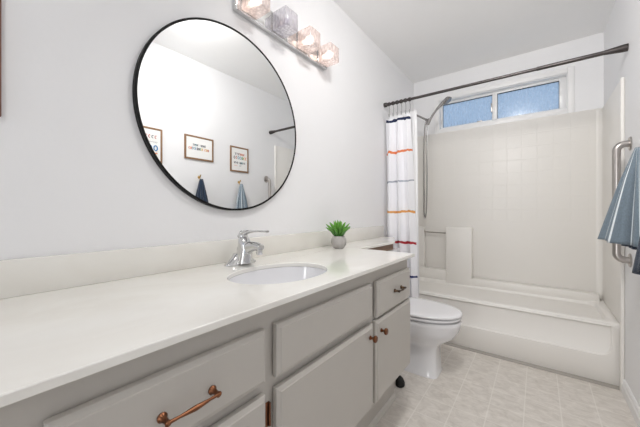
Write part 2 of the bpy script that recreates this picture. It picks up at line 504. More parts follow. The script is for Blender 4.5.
for x0, x1 in ((WX0 + f, 0.727), (0.767, WX1 - 0.05)):
    p = obj('pane', bm_box(new(), x0 - 0.004, x1 + 0.004, fy0 + 0.012, fy0 + 0.016, WZ0 + 0.02, WZ1 - 0.024), 'winglass', win, smooth=False)
    bm = new()
    bm_box(bm, x0, x1, fy0 + 0.004, fy0 + 0.010, WZ1 - 0.0345, WZ1 - 0.0285); bm_box(bm, x1 - 0.003, x1, fy0 + 0.004, fy0 + 0.010, WZ0 + 0.029, WZ1 - 0.0345)
    bm_box(bm, x0, x0 + 0.003, fy0 + 0.004, fy0 + 0.010, WZ0 + 0.029, WZ1 - 0.0345)
    obj('gasket', bm, 'gap', win, smooth=False)
bm = new(); bm_box(bm, 0.716, 0.727, fy0 - 0.012, fy0 + .004, 1.99, 2.075, bev=.002); bm_box(bm, 0.60, 0.645, fy0 - 0.006, fy0 + .002, WZ0 + 0.026, WZ0 + 0.036, bev=.002)
obj('window_latch', bm, 'steel', win)

# invented ceiling fixtures, out of view, bodies for the added fill lamps
x, y = CEIL_FILLS[0]
t = thing('added_ceiling_light', (x, y, H), 'added round white flush fixture near the doorway, out of view, for fill light', 'ceiling light')
bm = new(); bm_lathe(bm, [(0.0, 0), (0.17, 0), (0.175, -0.01), (0.17, -0.028), (0.0, -0.028)], (x, y, H)); obj('base', bm, 'trim', t)
bm = new(); bm_lathe(bm, [(0.0, -0.029), (0.16, -0.029), (0.155, -0.05), (0.12, -0.075), (0.06, -0.088), (0.0, -0.09)], (x, y, H)); obj('dome', bm, 'dome', t)
x, y = CEIL_FILLS[1]
t = thing('added_spot_light', (x, y, H), 'added small white swivel spot, out of view, filling light towards the tub', 'ceiling light')
bm = new(); bm_lathe(bm, [(0.0, 0), (0.06, 0), (0.06, -0.012), (0.0, -0.012)], (x, y, H)); obj('base', bm, 'trim', t)
bm = new(); bm_lathe(bm, [(0.0, -0.03), (0.028, -0.03), (0.045, 0.02), (0.045, 0.03), (0.0, 0.03)], (0, 0, 0)); bm.transform(Matrix.Translation((x, y - 0.035, H - 0.055)) @ Matrix.Rotation(math.radians(115), 4, 'X') @ Matrix.Rotation(PI, 4, 'X')); obj('lamp_head', bm, 'trim', t)

# ------------------------------------------------------------------ bathtub and surround
TY, TH = 2.4565, 0.384
tub = thing('bathtub', (0.74, 2.75, 0), 'bone acrylic bathtub with moulded tile-pattern surround walls below the window', 'bathtub')
# front apron: outline face with a rounded recessed field
def rrect(x0, x1, z0, z1, r, n=6):
    pts = []
    for cx, cz, a0 in ((x1 - r, z1 - r, 0), (x0 + r, z1 - r, 90), (x0 + r, z0 + r, 180), (x1 - r, z0 + r, 270)):
        for k in range(n + 1):
            a = math.radians(a0 + 90 * k / n)
            pts.append((cx + r * math.cos(a), cz + r * math.sin(a)))
    return pts
X0, X1 = 0.012, W - 0.004
bm = new()
rings = []
outer = rrect(X0, X1, 0.0175, TH - 0.018, 0.0005)
def ring(x0, x1, z0, z1, r, y): return [(x, y, z) for x, z in rrect(x0, x1, z0, z1, r)]
rings = [ring(X0, X1, 0.0, TH - 0.015, 0.0005, TY + 0.035),
         ring(X0, X1, 0.0, TH - 0.015, 0.0005, TY - 0.006),
         ring(X0 + .004, X1 - .004, 0.004, TH - 0.018, 0.0005, TY - 0.010),
         ring(0.060, 1.425, 0.176, TH - 0.0185, 0.06, TY - 0.010),
         ring(0.064, 1.420, 0.179, TH - 0.019, 0.058, TY + 0.001),
         ring(0.068, 1.416, 0.183, TH - 0.020, 0.056, TY + 0.004)]
rings = [[(x, y, z) if k < 3 else (x, y, z) for x, y, z in r] for k, r in enumerate(rings)]
# the recessed field runs up under the rim: only its lower corners are round
for k in (3, 4, 5):
    x0, x1, z1 = (0.060, 1.425, TH - .0185) if k == 3 else (0.064, 1.420, TH - .019) if k == 4 else (0.068, 1.416, TH - .020)
    q = rings[k]
    for i in range(7): q[i] = (x1, q[i][1], z1 - .02 + .02 * i / 6)
    for i in range(7, 14): q[i] = (x0, q[i][1], z1 - .02 * (i - 7) / 6)
bm_loft(bm, rings)
obj('apron', bm, 'acrylic', tub, angle=50)
# rim and basin
def rr(x0, x1, y0, y1, r, z, n=6): return [(x, y, z) for x, y in rrect(x0, x1, y0, y1, r, n)]
bm = new()
RB = 3.035
rings = [rr(X0, X1, TY + 0.004, RB, 0.004, TH - 0.032), rr(X0, X1, TY, RB, 0.006, TH - 0.022), rr(X0, X1, TY, RB, 0.008, TH - 0.008), rr(X0 + .004, X1 - .004, TY + .006, RB, 0.01, TH),
         rr(X0 + 0.06, X1 - 0.045, TY + 0.052, 2.985, 0.05, TH), rr(X0 + 0.07, X1 - 0.055, TY + 0.062, 2.975, 0.06, TH - 0.012),
         rr(X0 + 0.11, X1 - 0.10, TY + 0.085, 2.945, 0.09, 0.16), rr(X0 + 0.15, X1 - 0.16, TY + 0.115, 2.915, 0.10, 0.09), rr(X0 + 0.2, X1 - 0.22, TY + 0.15, 2.87, 0.10, 0.075)]
bm_loft(bm, rings)
obj('basin', bm, 'acrylic', tub, angle=60)
bm = new(); bm_lathe(bm, [(0, 0.002), (0.028, 0.002), (0.03, 0.0), (0.03, -0.002), (0, -0.002)], (0.33, 2.72, 0.079)); obj('drain', bm, 'chrome', tub)

sur = tub
SZ = 1.852
box_obj('back_panel', 'acrylic_tile', sur, 0.012, W - 0.012, 3.055, 3.085, TH + .001, SZ, bev=0.006)
box_obj('side_panel', 'acrylic', sur, W - 0.012, W - 0.0005, 2.43, 3.0545, TH + .001, 1.845, bev=0.003)
box_obj('side_panel', 'acrylic', sur, 0.0005, 0.012, 2.43, 3.0545, TH + .001, 1.845, bev=0.003)
# rolled front flanges at the two ends
for x0, x1 in ((W - 0.019, W - 0.0005), (0.0005, 0.019)):
    z0 = TH + 0.001
    bm = new(); bm_box(bm, x0, x1, 2.405, 2.433, 0.002 if x0 > 1 else z0, 1.842, bev=0.006, seg=3)
    obj('end_flange', bm, 'acrylic', sur)
# coved vertical corners
for sx, cx in ((1, 0.012), (-1, W - 0.012)):
    bm = new()
    prof = [(0, 0), (0.035, 0)] + [(0.035 - 0.035 * math.sin(a), 0.035 - 0.035 * math.cos(a)) for a in [math.radians(d) for d in range(10, 91, 10)]]
    bm_loft(bm, [[(cx + sx * u, 3.0548 - v, z) for u, v in prof] for z in (TH + 0.002, 1.84)])
    obj('corner_cove', bm, 'acrylic', sur)
# lower thickened deck band along the back with its soap pier and niche
box_obj('ledge', 'acrylic', sur, 0.56, 1.44, 2.975, 3.0545, TH - 0.02, 0.436, bev=0.012)
box_obj('ledge', 'acrylic', sur, 0.03, 0.37, 2.985, 3.0545, TH - 0.02, 0.486, bev=0.010)
box_obj('soap_pier', 'acrylic', sur, 0.352, 0.580, 2.972, 3.0545, TH - 0.02, 0.906, bev=0.010)
bm = new(); bm_box(bm, 0.05, 0.137, 3.0, 3.0545, 0.40, 0.90, bev=0.008); obj('niche_side', bm, 'acrylic', sur)

bm = new()
bm_tube(bm, [(0.137, 3.02, 0.856), (0.15, 3.0, 0.850), (0.34, 3.0, 0.846), (0.356, 3.0, 0.846)], 0.0065)
obj('washcloth_bar', bm, 'steel', tub)['label'] = 'steel washcloth bar'

# ------------------------------------------------------------------ shower rod, curtain, hand shower
RY, RZ = 2.34, 1.983
t = thing('shower_rod', (0.74, RY, RZ), 'dark grey tension shower rod running across the tub opening', 'shower rod')
bm = new(); bm_tube(bm, [(0.02, RY, RZ), (1.06, RY, RZ)], 0.0105, 16); obj('outer_tube', bm, 'rod', t)
bm = new(); bm_tube(bm, [(1.06, RY, RZ), (1.065, RY, RZ), (1.42, RY, RZ)], [0.0105, 0.0125, 0.0125], 16); obj('inner_tube', bm, 'rod', t)
bm = new(); bm_lathe(bm, [(0.0, 0), (0.021, 0), (0.021, 0.016), (0.0125, 0.10), (0.0, 0.10)][:], (0, 0, 0), axis='X'); bm.transform(Matrix.Translation((W - 0.0005, RY, RZ)) @ Matrix.Rotation(PI, 4, 'Z')); obj('end_cap', bm, 'rod', t)
bm = new(); bm_lathe(bm, [(0.0, 0), (0.019, 0), (0.019, 0.022), (0.012, 0.032), (0.0, 0.032)], (0.0005, RY, RZ), axis='X'); obj('end_cap', bm, 'rod', t)

ct = thing('shower_curtain', (0.14, RY, 0), 'white shower curtain with thin coloured stripes bunched at the left wall', 'shower curtain')
def sheet(x0t, x1t, x0b, x1b, zt, zb, y, amp, folds, ph, nx=90, nz=40, pinch=0.3):
    bm = new()
    rings = []
    for k in range(nz + 1):
        s = k / nz
        z = zt + (zb - zt) * s
        a = amp * (pinch + (1 - pinch) * min(1, s * 4)) * (1 + 0.15 * math.sin(5 * s + ph))
        row = []
        for i in range(nx + 1):
            u = i / nx
            x = (x0t + (x1t - x0t) * u) * (1 - s) + (x0b + (x1b - x0b) * u) * s
            w = math.sin(2 * PI * folds * u + ph + 0.5 * math.sin(3 * s)) + 0.3 * math.sin(2 * PI * folds * 1.7 * u + 2 * s)
            zz = z + (0.008 * math.cos(2 * PI * folds * u + ph) if k == 0 else 0)
            row.append((x + 0.004 * math.cos(2 * PI * folds * 2 * u), y + a * w, zz))
        rings.append(row)
    bm_loft(bm, rings, closed=False)
    return bm
o = obj('curtain_panel', sheet(0.012, 0.225, 0.014, 0.292, 1.862, 0.22, RY, 0.022, 3.0, 0.6), 'curtain', ct, angle=80)
md = o.modifiers.new('cloth', 'SOLIDIFY'); md.thickness = 0.0015
o = obj('liner', sheet(0.02, 0.262, 0.02, 0.285, 1.90, 0.24, RY + 0.045, 0.012, 6, 1.9), 'liner', ct, angle=80)
md = o.modifiers.new('cloth', 'SOLIDIFY'); md.thickness = 0.001
for i in range(6):
    x = 0.045 + i * 0.036
    bm = new()
    bm_lathe(bm, [(0.0112, -0.008), (0.0155, -0.009), (0.0165, 0), (0.0155, 0.009), (0.0112, 0.008)], (x, RY, RZ), 16, 'X')
    pts = [(x, RY + 0.0, RZ - 0.014), (x, RY + 0.012, RZ - 0.04), (x, RY + 0.012, RZ - 0.09), (x, RY, RZ - 0.112), (x, RY - 0.008, RZ - 0.10), (x, RY - 0.006, RZ - 0.085)]
    bm_tube(bm, pts, 0.0013, 6)
    solo('curtain_hook', bm, 'rod', (x, RY, RZ - 0.015), 'small metal curtain hook on the left end of the shower rod', 'curtain hook', 'curtain hooks on the shower rod')

SY = 2.77
sh = thing('hand_shower', (0.0, SY, 1.96), 'chrome hand shower on a wall arm with a long hanging hose', 'shower head')
bm = new()
bm_lathe(bm, [(0, 0), (0.032, 0), (0.03, 0.008), (0.012, 0.014), (0, 0.014)], (0.0125, SY, 1.995), axis='X')
bm_tube(bm, bez((0.02, SY, 1.995), (0.11, SY, 2.02), (0.15, SY, 1.975), (0.235, SY, 1.918)), 0.009); obj('shower_arm', bm, 'hose', sh)
bm = new(); bm_tube(bm, [(0.225, SY, 1.925), (0.25, SY, 1.90)], [0.014, 0.015]); bm_tube(bm, [(0.262, SY, 1.925), (0.240, SY, 1.875)], 0.0165); obj('bracket', bm, 'hose', sh)
bm = new()
hp = bez((0.238, SY, 1.872), (0.275, SY, 1.935), (0.31, SY, 2.01), (0.405, SY, 2.062), 14)
bm_tube(bm, hp, [0.0105] * 10 + [0.012, 0.014, 0.017, 0.020, 0.022]); obj('handle', bm, 'hose', sh)
bm = new()
bm_lathe(bm, [(0, 0.018), (0.026, 0.020), (0.038, 0.004), (0.041, -0.008), (0.034, -0.014), (0, -0.014)], (0, 0, 0), 24, 'Z')
bm.transform(Matrix.Translation((0.415, SY, 2.062)) @ Matrix.Rotation(math.radians(-38), 4, 'Y')); obj('spray_head', bm, 'hose', sh)
bm = new()
hose = bez((0.236, SY, 1.87), (0.235, SY, 1.6), (0.245, SY - .01, 1.25), (0.232, SY - .01, 1.06), 14) + bez((0.228, SY - .01, 1.02), (0.222, SY, 0.985), (0.212, SY, 0.99), (0.208, SY, 1.04), 8) + bez((0.208, SY, 1.08), (0.212, SY, 1.5), (0.195, SY + .005, 1.80), (0.226, SY, 1.905), 14)
bm_tube(bm, hose, 0.0062, 8); obj('hose', bm, 'hose', sh)

# ------------------------------------------------------------------ grab bar
GY = 2.28
gb = thing('grab_bar', (W, GY, 1.11), 'vertical brushed steel grab bar on the right wall outside the tub', 'grab bar')
gx = 1.418
pts = [(W - 0.006, GY, 1.43), (gx + 0.035, GY, 1.43)] + [(gx + 0.035 - 0.035 * math.sin(a), GY, 1.43 - 0.035 + 0.035 * math.cos(a)) for a in [math.radians(d) for d in (15, 30, 45, 60, 75, 90)]]
pts += [(gx, GY, 1.2), (gx, GY, 0.95)]
pts += [(gx + 0.035 - 0.035 * math.cos(a), GY, 0.79 + 0.035 - 0.035 * math.sin(a)) for a in [math.radians(d) for d in (0, 15, 30, 45, 60, 75, 90)]] + [(W - 0.006, GY, 0.79)]
bm = new(); bm_tube(bm, pts, 0.018, 20); obj('bar', bm, 'steel', gb, angle=60)
for z in (1.43, 0.79):
    bm = new(); bm_lathe(bm, [(0, 0.0005), (0.038, 0.0005), (0.038, 0.004), (0.034, 0.007), (0, 0.007)], (0, 0, 0), 28, 'X'); bm.transform(Matrix.Translation((W, GY, z)) @ Matrix.Rotation(PI, 4, 'Z')); obj('flange', bm, 'steel', gb)

# ------------------------------------------------------------------ toilet
TC = 1.965
to = thing('toilet', (0.3, TC, 0), 'white toilet with closed lid between the vanity and the tub', 'toilet')
def egg(xb, xf, hw, z, n=40, sq=2.0, yc=TC):
    cx = xb + (xf - xb) * 0.42
    pts = []
    for k in range(n):
        a = 2 * PI * k / n
        c, s = math.cos(a), math.sin(a)
        ex = 2 / sq
        c2 = math.copysign(abs(c) ** ex, c); s2 = math.copysign(abs(s) ** ex, s)
        pts.append((cx + c2 * ((xf - cx) if c > 0 else (cx - xb)), yc + s2 * hw, z))
    return pts
bm = new()
S = [(0.0, .16, .560, .098, 7), (0.010, .16, .560, .098, 7), (0.018, .165, .555, .094, 7), (.10, .17, .552, .090, 7), (.175, .17, .552, .090, 6), (.20, .15, .565, .100, 4), (.225, .12, .60, .125, 2.8),
     (.26, .09, .648, .155, 2.4), (.30, .08, .673, .170, 2.2), (.34, .07, .684, .177, 2.2), (.358, .07, .687, .180, 2.2), (.367, .075, .682, .175, 2.2)]
bm_loft(bm, [egg(a, b, h, z, sq=q) for z, a, b, h, q in S]); obj('bowl', bm, 'porcelain', to, angle=60)
bm = new(); bm_loft(bm, [egg(.20, .686 - i, .182 - i, z, sq=2.15) for z, i in ((.3675, .026), (.3800, .026), (.3805, .002), (.382, 0), (.391, 0), (.394, .004), (.394, .026))]); obj('seat', bm, 'seatplastic', to, angle=60)
bm = new(); bm_loft(bm, [egg(.20 + i, .692 - i, .186 - i, z, sq=2.15) for z, i in ((.3945, .026), (.4025, .026), (.403, .002), (.4045, 0), (.411, 0), (.416, .004), (.419, .016), (.421, .06))]); obj('lid', bm, 'seatplastic', to, angle=60)
box_obj('hinge', 'seatplastic', to, .212, .245, TC - .085, TC - .055, .3775, .398, bev=.005)
box_obj('hinge', 'seatplastic', to, .212, .245, TC + .055, TC + .085, .3775, .398, bev=.005)
box_obj('tank', 'porcelain', to, .012, .190, TC - .215, TC + .215, .377, .735, bev=.02)
box_obj('tank_lid', 'porcelain', to, .008, .198, TC - .225, TC + .225, .736, .770, bev=.009)

# small black piece on the floor past the vanity's foot
bm = new()
bm_loft(bm, [[(0.40 + (r * math.cos(a) + dx) * .75, 1.69 + r * .9 * math.sin(a), z * .7) for a in [2 * PI * k / 14 for k in range(14)]] for z, r, dx in ((0, .028, 0), (.006, .036, 0), (.03, .036, .0), (.055, .030, -.004), (.075, .018, -.008), (.082, .006, -.01))])
solo('door_stop', bm, 'rubber', (0.40, 1.69, 0), 'small black rubber wedge on the floor at the foot of the vanity', 'door stop')

# ------------------------------------------------------------------ vanity
VX, VY0, VY1, CZ = 0.53, -0.10, 1.456, 0.8263
va = thing('vanity_cabinet', (0.27, 0.7, 0), 'grey painted bathroom vanity with copper knobs and raised drawer fronts', 'cabinet')
bm = new()
bm_box(bm, 0.004, VX - 0.018, VY0, VY1, 0.262, 0.66)          # case below the sink bowl
bm_box(bm, 0.004, 0.05, VY0, VY1, 0.66, CZ - .001)
bm_box(bm, 0.05, VX - 0.018, VY1 - 0.018, VY1, 0.66, CZ - .001)
bm_box(bm, 0.05, VX - 0.018, VY0, VY0 + 0.018, 0.66, CZ - .001)
obj('carcass', bm, 'cab', va, smooth=False)
box_obj('face_frame', 'cab', va, VX - 0.018, VX, VY0, VY1, 0.262, CZ - .001, smooth=False)
box_obj('toe_kick', 'cab', va, 0.06, 0.417, VY0, 1.555, 0.001, 0.2615, smooth=False)
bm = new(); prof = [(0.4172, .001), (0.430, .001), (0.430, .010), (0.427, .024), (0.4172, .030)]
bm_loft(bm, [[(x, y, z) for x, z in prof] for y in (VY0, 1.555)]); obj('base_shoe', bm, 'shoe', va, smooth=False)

def front(name, y0, y1, z0, z1, parent=va, d=0.024, c=0.010):
    bm = new()
    R = lambda i, x: [(x, y0 + i, z0 + i), (x, y1 - i, z0 + i), (x, y1 - i, z1 - i), (x, y0 + i, z1 - i)]
    bm_loft(bm, [R(0.004, VX + .0005), R(0.004, VX + .005), R(0.0, VX + .005), R(0.0, VX + .016), R(0.001, VX + .0175), R(c, VX + d - .0025), R(c + .001, VX + d - .0005), R(c + .002, VX + d)])
    return obj(name, bm, 'cab', parent, smooth=False)
def pull(parent, yc, z, span, m):
    bm = new()
    xf = VX + .024
    for s in (-1, 1):
        bm_lathe(bm, [(0, 0), (0.0085, 0), (0.009, .003), (0.0055, .008), (0.0045, .018), (0.006, .024), (0, .026)], (xf + .0003, yc + s * span / 2, z), 14, 'X')
    x = xf + 0.023
    pts = [(x, yc - span / 2 - .004, z), (x + .001, yc - span * .3, z), (x + .002, yc, z), (x + .001, yc + span * .3, z), (x, yc + span / 2 + .004, z)]
    bm_tube(bm, pts, [.0036, .0028, .0052, .0028, .0036], 10)
    return obj('pull_handle', bm, m, parent)
def knob(parent, y, z):
    bm = new()
    bm_lathe(bm, [(0, 0), (0.0085, 0), (0.0085, .002), (0.005, .005), (0.005, .012), (0.013, .018), (0.014, .023), (0.011, .027), (0, .028)], (VX + .0243, y, z), 20, 'X')
    return obj('knob', bm, 'copper', parent)
d = front('drawer', 0.085, 0.471, 0.648, 0.776); pull(d, 0.277, 0.706, 0.095, 'copper')
d = front('drawer', 0.085, 0.471, 0.470, 0.620); pull(d, 0.277, 0.545, 0.095, 'copper')
d = front('drawer', 0.085, 0.471, 0.288, 0.442); pull(d, 0.277, 0.365, 0.095, 'copper')
front('false_front', 0.507, 1.022, 0.643, 0.776)
d = front('door', 0.507, 1.031, 0.290, 0.616); knob(d, 0.998, 0.573)
d = front('drawer', 1.069, 1.438, 0.625, 0.774); pull(d, 1.270, 0.703, 0.075, 'bronze')
d = front('door', 1.056, 1.445, 0.285, 0.616); knob(d, 1.095, 0.570)
for z in (0.335, 0.555):
    bm = new(); bm_box(bm, VX + .0003, VX + .004, 0.478, 0.497, z - .03, z + .03, bev=.001)
    bm_tube(bm, [(VX + .006, 0.4945, z - .028), (VX + .006, 0.4945, z + .028)], .0034, 8)
    obj('hinge', bm, 'copper', va)

# countertop with sink cut-out and the narrow shelf over the toilet tank
ZT = 0.8429
SX, SYc, SA, SB = 0.334, 0.737, 0.148, 0.196
def extrude_poly(outer, holes, z0, z1):
    bm = new()
    def loop(pts):
        vs = [bm.verts.new((x, y, z1)) for x, y in pts]
        return [bm.edges.new((vs[i], vs[(i + 1) % len(vs)])) for i in range(len(vs))]
    es = loop(outer)
    for h in holes: es += loop(h)
    bmesh.ops.triangle_fill(bm, use_beauty=True, use_dissolve=False, edges=es)
    ret = bmesh.ops.extrude_face_region(bm, geom=bm.faces[:])
    bmesh.ops.translate(bm, verts=[v for v in ret['geom'] if isinstance(v, bmesh.types.BMVert)], vec=(0, 0, z0 - z1))
    return bm
fil = [(0.232 + 0.03 - 0.03 * math.cos(a) * 1.0, 1.4745 + 0.03 - 0.03 * math.sin(a)) for a in [math.radians(d) for d in range(90, -1, -15)]]
outer = [(0.0015, VY0 - .01), (0.5644, VY0 - .01), (0.5644, 1.4745)] + fil + [(0.240, 1.75), (0.247, 1.96), (0.24, 2.0), (0.115, 2.285), (0.10, 2.295), (0.0015, 2.295)]
hole = [(SX + SA * math.cos(2 * PI * k / 64), SYc + SB * math.sin(2 * PI * k / 64)) for k in range(64)]
o = solo('countertop', extrude_poly(outer, [hole], ZT - 0.0166, ZT), 'counter', (0.28, 0.7, ZT - 0.0166), 'off-white marble countertop with a narrow shelf reaching over the toilet', 'countertop')
md = o.modifiers.new('edge', 'BEVEL'); md.width = 0.0025; md.segments = 2; md.limit_method = 'ANGLE'; md.angle_limit = math.radians(60)
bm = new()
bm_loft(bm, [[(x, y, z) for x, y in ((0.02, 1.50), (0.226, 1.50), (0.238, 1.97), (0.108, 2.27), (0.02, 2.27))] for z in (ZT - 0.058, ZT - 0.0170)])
solo('shelf_cleat', bm, 'shaded_wood', (0.12, 1.9, ZT - 0.058), 'brown wood board under the narrow counter shelf, coloured to show its edge in shade', 'shelf', smooth=False)

bm = new(); bm_box(bm, 0.0015, 0.020, VY0 - .01, 2.295, ZT + .0002, 0.937, bev=0.0015)
solo('backsplash', bm, 'splash', (0.01, 1.1, ZT + .0005), 'low off-white marble backsplash strip along the wall behind the faucet', 'backsplash')

# sink
sk = thing('sink', (SX, SYc, 0.67), 'white oval undermount sink set into the countertop', 'sink')
bm = new()
prof = [(1.10, 0.8258), (1.012, 0.8258), (1.0, 0.815), (.97, .78), (.88, .735), (.70, .705), (.42, .690), (.13, .685)]
outp = [(.13, .676), (.42, .681), (.72, .695), (.91, .727), (1.0, .777), (1.03, .812), (1.10, .820)]
rings = [[(SX + SA * s * math.cos(2 * PI * k / 64), SYc + SB * s * math.sin(2 * PI * k / 64), z) for k in range(64)] for s, z in prof + outp]
R = bm_loft(bm, rings, cap=False)
n = 64
for i in range(n): bm.faces.new((R[-1][i], R[-1][(i + 1) % n], R[0][(i + 1) % n], R[0][i]))
obj('bowl', bm, 'porcelain', sk, angle=60)
bm = new(); bm_lathe(bm, [(0, .004), (.014, .003), (.016, .0), (.024, .001), (.026, -.001), (.018, -.012), (0, -.012)], (SX, SYc, .688), 24); obj('drain', bm, 'chrome', sk)

# faucet
FX, FY = 0.098, 0.745
fa = thing('faucet', (FX, FY, ZT), 'chrome single lever faucet behind the oval sink', 'faucet')
bm = new()
def stad(hl, hw, z, n=32):
    return [(FX + hw * math.sin(2 * PI * k / n), FY + math.copysign(abs(math.cos(2 * PI * k / n)) ** 0.7, math.cos(2 * PI * k / n)) * hl, z) for k in range(n)]
bm_loft(bm, [stad(.074, .026, ZT + .0005), stad(.075, .027, ZT + .004), stad(.070, .024, ZT + .009), stad(.056, .024, ZT + .018), stad(.044, .026, ZT + .030), stad(.032, .026, ZT + .045)])
obj('base', bm, 'chrome', fa, angle=60)
bm = new()
rings = []
for z, dx, rx, ry in ((.008, .012, .044, .034), (.04, .020, .038, .029), (.065, .026, .034, .026), (.085, .024, .028, .0245), (.103, .020, .024, .023), (.113, .016, .018, .018), (.117, .016, .010, .010)):
    rings.append([(FX + dx + rx * math.cos(2 * PI * k / 24), FY + ry * math.sin(2 * PI * k / 24), ZT + z) for k in range(24)])
bm_loft(bm, rings)
obj('body', bm, 'chrome', fa, angle=60)
bm = new()
path = bez((FX + .005, FY, ZT + .050), (FX + .05, FY, ZT + .074), (FX + .08, FY, ZT + .084), (FX + .122, FY, ZT + .076), 12)
rings = []
for i, p in enumerate(path):
    s = i / 12
    h, w = .030 - .017 * s, .022 - .006 * s
    tn = (path[min(12, i + 1)] - path[max(0, i - 1)]).normalized(); up = Vector((-tn.z, 0, tn.x))
    rings.append([p + up * h * math.sin(2 * PI * k / 16) + Vector((0, w * math.cos(2 * PI * k / 16), 0)) for k in range(16)])
bm_loft(bm, rings)
bm_lathe(bm, [(0, 0), (.012, 0), (.012, -.020), (.009, -.022), (0, -.022)], (FX + .113, FY, ZT + .070), 16)
obj('spout', bm, 'chrome', fa, angle=60)
bm = new()
path = bez((FX + .002, FY, ZT + .112), (FX + .02, FY, ZT + .132), (FX + .06, FY, ZT + .142), (FX + .155, FY, ZT + .139), 14)
rings = []
for i, p in enumerate(path):
    s = i / 14
    h, w = .013 - .009 * min(1, s * 1.2), .019 - .007 * s
    tn = (path[min(14, i + 1)] - path[max(0, i - 1)]).normalized(); up = Vector((-tn.z, 0, tn.x))
    rings.append([p + up * h * math.sin(2 * PI * k / 16) + Vector((0, w * math.cos(2 * PI * k / 16), 0)) for k in range(16)])
bm_loft(bm, rings)
rings = [[(FX + .014 + r * math.cos(2 * PI * k / 20) + dx, FY + r * math.sin(2 * PI * k / 20), ZT + z) for k in range(20)] for z, r, dx in ((.112, .019, 0), (.122, .0185, -.001), (.132, .015, -.001), (.138, .008, 0))]
bm_loft(bm, rings)
obj('lever', bm, 'chrome', fa, angle=60)

# potted succulent
PX, PY = 0.135, 1.416
pl = thing('potted_succulent', (PX, PY, ZT), 'small green succulent in a round grey stone pot on the counter', 'plant')
bm = new()
bm_lathe(bm, [(0, .0005), (.026, .0005), (.030, .003), (.041, .018), (.0455, .036), (.043, .054), (.036, .068), (.034, .071), (.030, .071), (.030, .062), (0, .062)], (PX, PY, ZT), 36)
obj('pot', bm, 'pot', pl, angle=50)
bm = new(); bm_lathe(bm, [(0, .0625), (.0295, .0625), (.0295, .066), (0, .068)], (PX, PY, ZT), 20); obj('soil', bm, 'soil', pl)
bm = new()
for k in range(28):
    a = k * 2.39996
    tl = 0.10 + 1.0 * (k / 28)           # tilt from upright
    L = 0.100 - 0.006 * (k / 28) + random.uniform(-.008, .008)
    dirv = Vector((math.cos(a), math.sin(a), 0))
    p0 = Vector((PX, PY, ZT + .066)) + dirv * 0.018 * (k / 28)
    p1 = p0 + (dirv * math.sin(tl * .6) + Vector((0, 0, math.cos(tl * .6)))) * L * .5
    p2 = p1 + (dirv * math.sin(tl * 1.15) + Vector((0, 0, math.cos(tl * 1.15)))) * L * .5
    pm = (p0 + p2) / 2 * 0.3 + p1 * 0.7
    pts = [p0, p0.lerp(pm, .5), pm, pm.lerp(p2, .6), p2]
    bm_tube(bm, pts, [.0055, .0085, .0085, .0060, .0010], 6)
obj('leaves', bm, 'leaf', pl, angle=70)

# ------------------------------------------------------------------ mirror, light bar, framed picture on the left wall
MY, MZ, MR = 0.777, 1.455, 0.3885
mi = thing('round_mirror', (0.0, MY, MZ), 'large round wall mirror with a thin black metal frame', 'mirror')
bm = new(); bm_lathe(bm, [(0, .0005), (MR - .004, .0005), (MR - .004, .0195), (0, .0195)], (0, MY, MZ), 128, 'X'); obj('glass', bm, 'mirror', mi, smooth=False)
bm = new()
prof = [(MR - .0035, .0005), (MR + .0045, .0005), (MR + .0045, .0208), (MR - .0035, .0208)]
rings = [[(h, MY + r * math.cos(2 * PI * k / 128), MZ + r * math.sin(2 * PI * k / 128)) for k in range(128)] for r, h in prof]
R = bm_loft(bm, rings, cap=False)
for i in range(128): bm.faces.new((R[-1][i], R[-1][(i + 1) % 128], R[0][(i + 1) % 128], R[0][i]))
obj('frame', bm, 'black', mi, angle=50)

vl = thing('vanity_light', (0.0, 1.112, 1.985), 'chrome vanity light bar with four bubbled glass cubes', 'wall light')
box_obj('backplate', 'chrome', vl, 0.0005, 0.026, 0.775, 1.450, 1.938, 2.042, bev=.002)
for i, y in enumerate((0.845, 1.030, 1.215, 1.400)):
    s, z, x0 = 0.045, 1.990, 0.030
    bm = new()
    bm_box(bm, x0, x0 + .09, y - s, y + s, z - s, z + s, bev=.006)
    f_back = min(bm.faces, key=lambda q: q.calc_center_median().x)
    w = obj('glass_shade', bm, 'cubeglass_off' if i == 1 else 'cubeglass', vl)
    if i == 1: w['label'] = 'unlit glass shade'
    box_obj('socket_plate', 'chrome', vl, 0.0262, 0.0298, y - s, y + s, z - s, z + s)
    bm = new(); bm_lathe(bm, [(0, .004), (.012, .004), (.013, .02), (.018, .03), (.022, .045), (.021, .058), (.013, .068), (0, .071)], (x0, y, z), 20, 'X')
    obj('bulb', bm, 'bulb_off' if i == 1 else 'bulb', w, smooth=True)

def framed(name, xw, sgn, y0, y1, z0, z1, label, fm='wood', fw=0.016, dep=0.012):
    t = thing(name, (xw, (y0 + y1) / 2, z0), label, 'picture frame')
    bm = new()
    xa, xb = xw + sgn * .0005, xw + sgn * dep
    x0, x1 = min(xa, xb), max(xa, xb)
    bm_box(bm, x0, x1, y0, y0 + fw, z0, z1, bev=.002); bm_box(bm, x0, x1, y1 - fw, y1, z0, z1, bev=.002)
    bm_box(bm, x0, x1, y0 + fw, y1 - fw, z0, z0 + fw, bev=.002); bm_box(bm, x0, x1, y0 + fw, y1 - fw, z1 - fw, z1, bev=.002)
    obj('frame', bm, fm, t)
    xa, xb = xw + sgn * .001, xw + sgn * .010
    box_obj('print', 'paper', t, min(xa, xb), max(xa, xb), y0 + fw + .0005, y1 - fw - .0005, z0 + fw + .0005, z1 - fw - .0005, smooth=False)
    return t
framed('framed_picture', 0.0, 1, -0.30, 0.093, 1.292, 1.80, 'framed picture with a thin red-brown frame left of the round mirror', 'rosewood')

